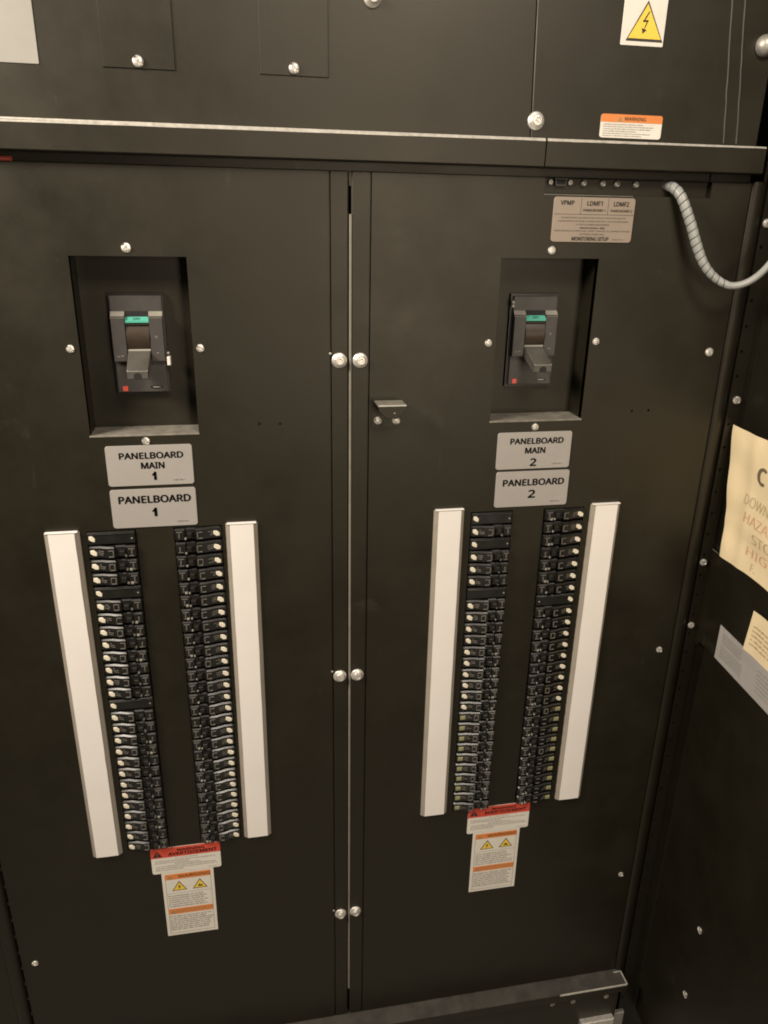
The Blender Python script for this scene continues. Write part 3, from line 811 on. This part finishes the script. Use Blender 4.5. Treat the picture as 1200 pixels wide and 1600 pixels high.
# monitoring plate
x0, x1, z0, z1 = 505.3, 645.2, -29.4, 38.5
th = Thing('nameplate', (575, 0, z0), 'tan plate reading MONITORING SETUP with three boxed headings, under the connector plate', 'nameplate')
b = MB(); b.poly_slab(rrect(x0, x1, z0, z1, 5), -1.9, -0.1, chamfer=0.5); th.part(b, 'plate', 'plate_tan', angle=30)
b = MB(); Y = -2.15
text(b, 'VPMP', 528, 29.8, w=22.5, h=6.6, y=Y, bold=0.03); text(b, 'LDMF1', 575, 29.5, w=26, h=6.6, y=Y, bold=0.03); text(b, 'LDMF2', 621, 29.3, w=26, h=6.6, y=Y, bold=0.03)
text(b, 'PANELBOARD 1', 575, 19.2, w=37.5, h=3.6, y=Y, bold=0.03); text(b, 'PANELBOARD 2', 622, 19.0, w=37.5, h=3.6, y=Y, bold=0.03)
text(b, 'MONITORING SETUP', 573, -24.2, w=64, h=5.8, y=Y, bold=0.03); text(b, '115630-P1 Rev 1', 621, -25.0, w=20, h=2.2, y=Y)
for t, z, w in (('THE MONITORING DOCUMENTATION TOOLKITS, WHICH INCLUDES THE', 7.5, 112), ('CONFIGURATION SOFTWARE & MODBUS REGISTRY, CAN BE DOWNLOADED', 2.3, 122),
                ('AT THE FOLLOWING WEB ADDRESS:', -2.6, 58), ('UNDER BRANDS & DOWNLOADS, LIEBERT SUPPORT, ALL SUPPORT OPTIONS', -12.4, 132), ('SOFTWARE DOWNLOADS', -17.3, 43)):
    text(b, t, 575, z, w=w, h=2.7, y=Y)
fine_print(b, 553, 597, -7.5, 2.6, Y, 5)
for q in ((x0+1,x1-1,12.4,13.0),(551.5,552.1,13,37.5),(598,598.6,13,37.5)):
    b.quad((q[0],Y,q[2]),(q[1],Y,q[2]),(q[1],Y,q[3]),(q[0],Y,q[3]))
th.part(b, 'lettering', 'ink', smooth=False)

# ================================================================== WARNING STICKERS
def tri(mb, cx, cz, w, h, y, mi=0):
    mb.add([(cx-w/2,y,cz-h/2),(cx+w/2,y,cz-h/2),(cx,y,cz+h/2)], [(0,1,2)], mi)

def red_sticker(x0, x1, z0, z1, label, seed):
    th = Thing('warning_sticker', ((x0+x1)/2, 0, z0), label, 'sticker', 'red and white warning stickers')
    zs = z1-(z1-z0)*0.375; w = x1-x0
    b = MB(); b.poly_slab(rrect(x0, x1, z0, z1, 4.5), -0.9, -0.1); th.part(b, 'backing', 'sticker')
    b = MB(); P = [p for p in rrect(x0, x1, z0, z1, 4.5) if p[1] >= zs-1e-6]
    P = sorted([p for p in P if p[0] > (x0+x1)/2], key=lambda p: p[1])+sorted([p for p in P if p[0] <= (x0+x1)/2], key=lambda p: -p[1])
    P = [(x0,zs),(x1,zs)]+P
    b.poly_slab(P, -1.2, -0.95); th.part(b, 'red_band', 'red')
    b = MB(); text(b, 'WARNING', x0+w*.575, z1-8.0, w=54, h=6.6, y=-1.45, bold=0.05); text(b, 'AVERTISSEMENT', x0+w*.60, z1-17.0, w=95, h=7.6, y=-1.45, bold=0.05)
    tri(b, x0+13, z1-14, 19, 15.5, -1.45); th.part(b, 'lettering', 'ink', smooth=False)
    b = MB(); b.box(x0+12.2, x0+13.8, -1.75, -1.5, z1-16.8, z1-10.5); b.box(x0+12.2, x0+13.8, -1.75, -1.5, z1-20.4, z1-18.6); th.part(b, 'exclamation_mark', 'red')
    b = MB(); text(b, 'ARC FLASH HAZARD', x0+w*.5, zs-4.0, w=46, h=2.6, y=-1.15)
    for i, (a, c) in enumerate(((.05,.93),(.05,.55),(.33,.70),(.06,.93),(.05,.97),(.05,.45))):
        fine_print(b, x0+w*a, x0+w*c, zs-9.0-i*4.6, 2.1, -1.15, seed+i)
    text(b, '115634 Rev 1', x1-18, z0+4.5, w=24, h=2.0, y=-1.15)
    th.part(b, 'small_print', 'ink_grey', smooth=False)
red_sticker(-223.4,-87.1,-1249.5,-1184.0,'red-banded WARNING AVERTISSEMENT sticker directly below the left panelboard', 11)
red_sticker(436.6,576.4,-1248.4,-1178.6,'red-banded WARNING AVERTISSEMENT sticker directly below the right panelboard', 31)

def orange_sticker(x0, x1, z0, z1, label, seed):
    th = Thing('warning_sticker', ((x0+x1)/2, 0, z0), label, 'sticker', 'orange-banded two-language stickers')
    w = x1-x0; k = w/103.0; i0, i1 = x0+6*k, x1-6*k; hgt = z1-z0; f = hgt/171.0
    b = MB()
    n = 10; v = []
    for i in range(n+1):                     # left edge lifts slightly from the door
        t = i/n; z = z0+hgt*t
        v += [(x0,-0.5-1.4*abs(t-.5)**2,z),(x0+5,-0.9,z),(x1-5,-0.9,z),(x1,-0.4-1.0*(1-t),z)]
    b.add(v, [(i*4+j,i*4+j+1,i*4+j+5,i*4+j+4) for i in range(n) for j in range(3)])
    b.poly_slab([(x0+.3,z0+.3),(x1-.3,z0+.3),(x1-.3,z1-.3),(x0+.3,z1-.3)], -0.35, -0.05)
    th.part(b, 'backing', 'sticker')
    for a, c in ((4.5,18.5),(97.5,112)):
        b = MB(); b.box(i0, i1, -1.2, -0.95, z1-c*f, z1-a*f); th.part(b, 'orange_band', 'orange')
    b = MB(); Y = -1.4
    text(b, 'WARNING', x0+w*.62, z1-11.5*f, w=64*k, h=7.2*f, y=Y, bold=0.02)
    text(b, 'AVERTISSEMENT', x0+w*.58, z1-104.6*f, w=78*k, h=7.0*f, y=Y, bold=0.0)
    tri(b, i0+10*k, z1-11.8*f, 10*k, 9*f, Y); tri(b, i0+10*k, z1-105*f, 10*k, 9*f, Y)
    th.part(b, 'lettering', 'ink_brown', smooth=False)
    b = MB()
    for cx in (x0+w*.32, x0+w*.72): tri(b, cx, z1-36.5*f, 30*k, 25.5*f, -1.0)
    hz = th.part(b, 'hazard_triangle', 'ink', smooth=False)
    b = MB()
    for cx in (x0+w*.32, x0+w*.72): tri(b, cx, z1-37.2*f, 24.5*k, 20.5*f, -1.25)
    th.sub(b, 'yellow_field', 'yellow', hz, smooth=False)
    b = MB(); cx = x0+w*.32; cz = z1-39*f
    b.add([(cx+1,-1.5,cz+6),(cx-3,-1.5,cz-1),(cx-.6,-1.5,cz-.6),(cx-1.6,-1.5,cz-6.5),(cx+3,-1.5,cz+1),(cx+.4,-1.5,cz+.8)], [(0,1,2,5),(5,2,3,4)])
    cx = x0+w*.72; cz = z1-40*f
    b.add([(cx-6,-1.5,cz-4),(cx+6,-1.5,cz-4),(cx+3,-1.5,cz+1),(cx+.5,-1.5,cz-1.2),(cx-1.5,-1.5,cz+4),(cx-2.6,-1.5,cz-1.2)], [(0,1,2,3,4,5)])
    th.sub(b, 'hazard_symbol', 'ink', hz, smooth=False)
    b = MB(); Y = -1.15
    r = random.Random(seed)
    for i in range(6): fine_print(b, i0+3, i1-2, z1-(62.5+i*5.7)*f, 2.9*f, Y, seed+i, fill=r.uniform(.78,1))
    for i in range(8): fine_print(b, i0+2, i1-1, z1-(118+i*5.3)*f, 2.9*f, Y, seed+20+i, fill=r.uniform(.8,1))
    for q in ((i0,i1,z1-56.2*f,z1-55.6*f),(i0,i0+.7,z0+6*f,z1-4.5*f),(i1-.7,i1,z0+6*f,z1-4.5*f),(i0,i1,z0+6*f,z0+6.7*f)):
        b.quad((q[0],Y,q[2]),(q[1],Y,q[2]),(q[1],Y,q[3]),(q[0],Y,q[3]))
    th.part(b, 'small_print', 'ink_grey', smooth=False)
orange_sticker(-207,-103.8,-1421.6,-1249.8,'tall orange-banded sticker with two hazard triangles below the left panelboard', 51)
orange_sticker(451,558.6,-1418.4,-1248.7,'tall orange-banded sticker with two hazard triangles below the right panelboard', 91)

# small orange warning sticker above the short rail
x0, x1, z0, z1 = 570.2, 673.8, 125.6, 158.8
th = Thing('warning_sticker', ((x0+x1)/2, 0, z0), 'small orange-headed WARNING sticker just above the short rail', 'sticker')
b = MB(); b.poly_slab(rrect(x0,x1,z0,z1,4), -0.9, -0.1); th.part(b, 'backing', 'sticker')
b = MB(); P = [p for p in rrect(x0,x1,z0,z1,4) if p[1] > z1-6]
b.poly_slab([(x1,z1-11.2)]+P+[(x0,z1-11.2)], -1.2, -0.95); th.part(b, 'orange_band', 'orange')
b = MB(); text(b, 'WARNING', x0+57, z1-6, w=36, h=5.2, y=-1.4, bold=0.03); tri(b, x0+32, z1-6.4, 8.5, 7, -1.4); th.part(b, 'lettering', 'ink_brown', smooth=False)
b = MB()
for i, c in enumerate((.72,.90,.86,.60,.86,.70)): fine_print(b, x0+5, x1-5, z1-14.2-i*3.2, 1.5, -1.15, 70+i, fill=c)
th.part(b, 'small_print', 'ink_grey', smooth=False)

# hazard sign, running out of the top of the picture
x0, x1, z0, z1 = 588.0, 657.5, 252.0, 324.0
th = Thing('hazard_sign', ((x0+x1)/2, 0, z0), 'white sign with a yellow electric-shock triangle on the upper right cover', 'sign')
b = MB(); b.poly_slab(rrect(x0,x1,z0,z1,1.5), -1.1, -0.1, chamfer=0.3); th.part(b, 'plate', 'sticker')
b = MB(); tri(b, 625.8, 284.6, 60.5, 53.5, -1.35); hz = th.part(b, 'hazard_triangle', 'ink', smooth=False)
b = MB(); tri(b, 625.8, 284.2, 53.5, 45.5, -1.6); th.sub(b, 'yellow_field', 'yellow', hz, smooth=False)
b = MB(); Y = -1.85
for L in ([(628.5,297.5),(620.3,283.6),(622.4,283.0),(630,296.8)],[(620.3,285.2),(620.6,283.0),(629.2,283.8),(628.8,286)],[(629.2,285.8),(627,285.6),(622.4,272.4),(623.6,272)],[(619.4,275.6),(621.6,267.6),(628,273.2),(623.4,273.6)]):
    b.quad(*[(p[0],Y,p[1]) for p in L])
th.sub(b, 'bolt_symbol', 'ink', hz, smooth=False)

# plain pale sign at the upper left corner
b = MB(); b.poly_slab(rrect(-380,-245.6,186.3,330,1.0), -1.2, -0.1, chamfer=0.4)
tag(b.build('notice_sheet', 'notice_grey', loc=(-312,0,186)), 'plain pale grey notice at the upper left corner, cut by the picture edge', 'notice')

# ================================================================== NOTICES ON THE SIDE DOOR
def curl(s, z, base, amp):
    return base+amp
TH = Thing('paper_notice', (900, -120, -593), 'cream paper notice with black and red handwriting taped on the open side door', 'notice')
zb, zt = -593.5, -345.5
def notice(u, v):                       # u 0..1 away from hinge, v 0..1 upwards; left edge skewed and curled
    s = (45-40*v**1.15)*(1-u)+450*u  # unseen outer length extended to brighten its reflection in the door
    z = zb+(zt-zb)*v+(3.0*math.sin(u*9+v*2)*(1-u)*0.5)
    n = 2.0+9.0*math.exp(-((u/0.09)**2))*(0.35+0.65*(1-v))+2.2*math.sin(3.1*u+1.5*v)**2+1.8*math.sin(15*u-6*v)+1.2*math.sin(15*v+9*u)+2.2*math.exp(-((u-.14-.03*v)/.035)**2)+1.6*math.exp(-((v-.30)/.05)**2)
    return W(s, n, z)
b = MB(); NU, NV = 70, 24
v = [notice(i/NU, j/NV) for j in range(NV+1) for i in range(NU+1)]
F = [(j*(NU+1)+i, j*(NU+1)+i+1, (j+1)*(NU+1)+i+1, (j+1)*(NU+1)+i) for j in range(NV) for i in range(NU)]
b.add(v, F); sh = TH.part(b, 'paper_sheet', 'yellow_paper', angle=80)
def on_notice(X, y, Zz):
    vv = (Zz-zb)/(zt-zb); l = 45-40*max(vv,0)**1.15; u = (X-l)/(450-l)
    p = notice(u, vv); return (p[0]+NX*0.8, p[1]+NY*0.8, p[2])
b = MB(); text(b, 'C', 0, -410, h=30, bold=0.05, to=on_notice, left=104); TH.part(b, 'heading', 'marker_black', smooth=False)
for t, z, h, w, l, nm, m_ in (('DOWNE',-463,19,92,80,'handwriting','ink_pale'),('STO',-523,19,58,128,'handwriting','ink_pale'),('F.',-576,15,None,136,'handwriting','ink_pale'),
                             ('HAZAR',-494,19,95,92,'red_handwriting','ink_red'),('HIG',-551,17,60,116,'red_handwriting','ink_red')):
    b = MB(); text(b, t, 0, z, h=h, w=w, to=on_notice, left=l); TH.part(b, nm, m_, smooth=False)

TH = Thing('paper_notice', (885, -220, -724), 'second cream paper notice hanging over the grey sticker on the side door', 'notice')
b = MB(); NU, NV = 16, 8; zb2, zt2 = -724.0, -641.0
def notice2(u, v):
    s = (169+8*v)*(1-u)+330*u; z = zb2+(zt2-zb2)*v
    return W(s, 3.5+4*math.exp(-(u/0.1)**2)+1.5*math.sin(u*5), z)
v = [notice2(i/NU, j/NV) for j in range(NV+1) for i in range(NU+1)]
b.add(v, [(j*(NU+1)+i, j*(NU+1)+i+1, (j+1)*(NU+1)+i+1, (j+1)*(NU+1)+i) for j in range(NV) for i in range(NU)])
TH.part(b, 'paper_sheet', 'yellow_paper', angle=80)
b = MB()
for i in range(5):
    fine_print(b, 186, 300, -668-i*9, 4.0, 0, 200+i, to=lambda X, y, Zz: (lambda p: (p[0]+NX*.8, p[1]+NY*.8, p[2]))(notice2((X-175)/155, (Zz-zb2)/(zt2-zb2))))
TH.part(b, 'small_print', 'ink_pale', smooth=False)

TH = Thing('information_sticker', (895, -170, -800), 'grey information sticker with small print along the stiffener plate of the side door', 'sticker')
b = MB(); wbox(b, 77, 360, 0.2, 0.9, -799, -726.5); TH.part(b, 'backing', 'sticker_grey')
b = MB()
for k in range(5): fine_print(b, 92, 165, -738-k*4.4, 2.0, 0, 300+k, to=lambda X, y, Zz: W(X, 1.15, Zz), fill=.95)
for k in range(6): fine_print(b, 92, 172, -764-k*4.4, 2.0, 0, 320+k, to=lambda X, y, Zz: W(X, 1.15, Zz), fill=.95)
for k in range(6): fine_print(b, 215, 330, -742-k*8, 2.4, 0, 340+k, to=lambda X, y, Zz: W(X, 1.15, Zz), fill=.9)
TH.part(b, 'small_print', 'ink_grey', smooth=False)

# ================================================================== CABLE IN SPIRAL WRAP
def catmull(P, n):
    out = []
    Q = [P[0]]+P+[P[-1]]
    for i in range(1, len(Q)-2):
        p0, p1, p2, p3 = map(Vector, Q[i-1:i+3])
        for k in range(n):
            t = k/n
            out.append(0.5*((2*p1)+(-p0+p2)*t+(2*p0-5*p1+4*p2-p3)*t*t+(-p0+3*p1-3*p2+p3)*t**3))
    out.append(Vector(P[-1])); return out
PATH = [(700,30,62),(704,10,60.5),(713.7,-15,46),(729.6,-30,6.3),(744.6,-38,-32.5),(759.6,-45,-62),(780.5,-52,-82.5),(804.2,-60,-92.5),(830.1,-66,-85.5),(851,-72,-66),(867,-76,-38),(876,-80,-2),(884,-88,60),(890,-92,130)]
path = catmull(PATH, 26)
acc = [0.0]
for a, c in zip(path, path[1:]): acc.append(acc[-1]+(c-a).length)
TOT = acc[-1]
def frames():
    T = []; 
    for i in range(len(path)):
        a = path[max(i-1,0)]; c = path[min(i+1,len(path)-1)]; T.append((c-a).normalized())
    N = [T[0].orthogonal().normalized()]
    for i in range(1, len(path)):
        q = T[i-1].rotation_difference(T[i]); n = q @ N[-1]; n = (n-T[i]*n.dot(T[i])).normalized(); N.append(n)
    return T, N
Tn, Nn = frames()
def at(s):
    s = min(max(s, 0), TOT-1e-4)
    import bisect
    i = min(bisect.bisect_right(acc, s)-1, len(path)-2); t = (s-acc[i])/(acc[i+1]-acc[i])
    p = path[i].lerp(path[i+1], t); T = Tn[i].lerp(Tn[i+1], t).normalized(); n = Nn[i].lerp(Nn[i+1], t); n = (n-T*n.dot(T)).normalized()
    return p, T, n, T.cross(n)
def rad(s):
    t = s/TOT
    return 7.9-1.8*max(0.0, min(1.0, (t-0.27)/0.16))
CB = Thing('cable', (705, 10, 60), 'cable in pale grey spiral wrap curving from the connector plate to the right edge', 'cable')
b = MB(); seg = 16; ns = 120; v = []
for i in range(ns+1):
    s = TOT*i/ns; p, T, n, q = at(s); r = rad(s)-1.6
    for k in range(seg):
        a = 2*math.pi*k/seg; v.append(tuple(p+n*(r*math.cos(a))+q*(r*math.sin(a))))
b.add(v, [(i*seg+k, i*seg+(k+1)%seg, (i+1)*seg+(k+1)%seg, (i+1)*seg+k) for i in range(ns) for k in range(seg)])
CB.part(b, 'inner_cable', 'cable')
b = MB(); pitch = 11.6; turns_end = TOT*0.455
v = []; rows = 0; step = 2*math.pi/28; wrnd = random.Random(4)
th_ = 0.0
while pitch*th_/(2*math.pi) < turns_end:
    s = pitch*th_/(2*math.pi)
    for k, (ds, dr) in enumerate(((0.0,-1.2),(0.3,0.0),(4.5,0.35),(10.2,-0.15),(10.5,-1.2))):
        p, T, n, q = at(s+ds); r = rad(s)+dr
        v.append(tuple(p+n*(r*math.cos(th_))+q*(r*math.sin(th_))))
    rows += 1; th_ += step
b.add(v, [(i*5+k, i*5+k+1, (i+1)*5+k+1, (i+1)*5+k) for i in range(rows-1) for k in range(4)])
CB.part(b, 'spiral_wrap', 'wrap', merge=False, angle=50)
b = MB(); v = []; ns = 40
for i in range(ns+1):
    s = TOT*0.447+(TOT*0.553)*i/ns; p, T, n, q = at(s); r = rad(s)-0.3
    for k in range(seg):
        a = 2*math.pi*k/seg; v.append(tuple(p+n*(r*math.cos(a))+q*(r*math.sin(a))))
b.add(v, [(i*seg+k, i*seg+(k+1)%seg, (i+1)*seg+(k+1)%seg, (i+1)*seg+k) for i in range(ns) for k in range(seg)])
CB.part(b, 'smooth_sleeve', 'wrap')

# ================================================================== LIGHT, WORLD, CAMERA
def area(name, loc, target, sx, sy, power, col):
    l = bpy.data.lights.new(name, 'AREA'); l.shape = 'RECTANGLE'; l.size = sx; l.size_y = sy; l.energy = power; l.color = col
    o = bpy.data.objects.new(name, l); COL.objects.link(o)
    o.location = (loc[0], loc[1], H+loc[2])
    o.rotation_euler = (Vector(target)-Vector(loc)).to_track_quat('-Z', 'Y').to_euler()
    return o
WARM = (1.0, 0.89, 0.75)
area('ceiling_light', (0.6, -1.6, 1.25), (0.3, 0, -0.5), 0.6, 0.45, 32, WARM)
area('sheen_fill', (0.88, -3.0, -0.2), (0.3, 0, -0.3), 0.45, 1.3, 25, (1.0, 0.85, 0.66))  # unseen lamp added behind the camera for sheen on the doors
area('ceiling_light', (-1.3, -0.75, 0.8), (0.5, -0.1, -0.6), 0.6, 0.4, 60, WARM)

w = bpy.data.worlds.new('World'); SC.world = w; w.use_nodes = True
bg = w.node_tree.nodes['Background']; bg.inputs['Color'].default_value = (1.0, 0.88, 0.72, 1); bg.inputs['Strength'].default_value = 0.045

cam = bpy.data.cameras.new('camera'); co = bpy.data.objects.new('camera', cam); COL.objects.link(co)
R = ((0.98305059,-0.04878159,0.17672547),(-0.18243303,-0.35575779,0.91659947),(0.01815828,-0.93330421,-0.35862728))   # world <- (right, down, forward)
m = Matrix(((R[0][0],-R[0][1],-R[0][2],0),(R[1][0],-R[1][1],-R[1][2],-1.24145),(R[2][0],-R[2][1],-R[2][2],H),(0,0,0,1)))
co.matrix_world = m
cam.sensor_fit = 'HORIZONTAL'; cam.sensor_width = 36; cam.lens = 36*1191.39/1200
cam.clip_start = 0.01; cam.clip_end = 50
SC.camera = co
SC.view_settings.view_transform = 'Standard'; SC.view_settings.look = 'None'
SC.view_settings.exposure = 0; SC.view_settings.gamma = 1
SC.view_settings.use_curve_mapping = False
SC.cycles.filter_width = 1.9
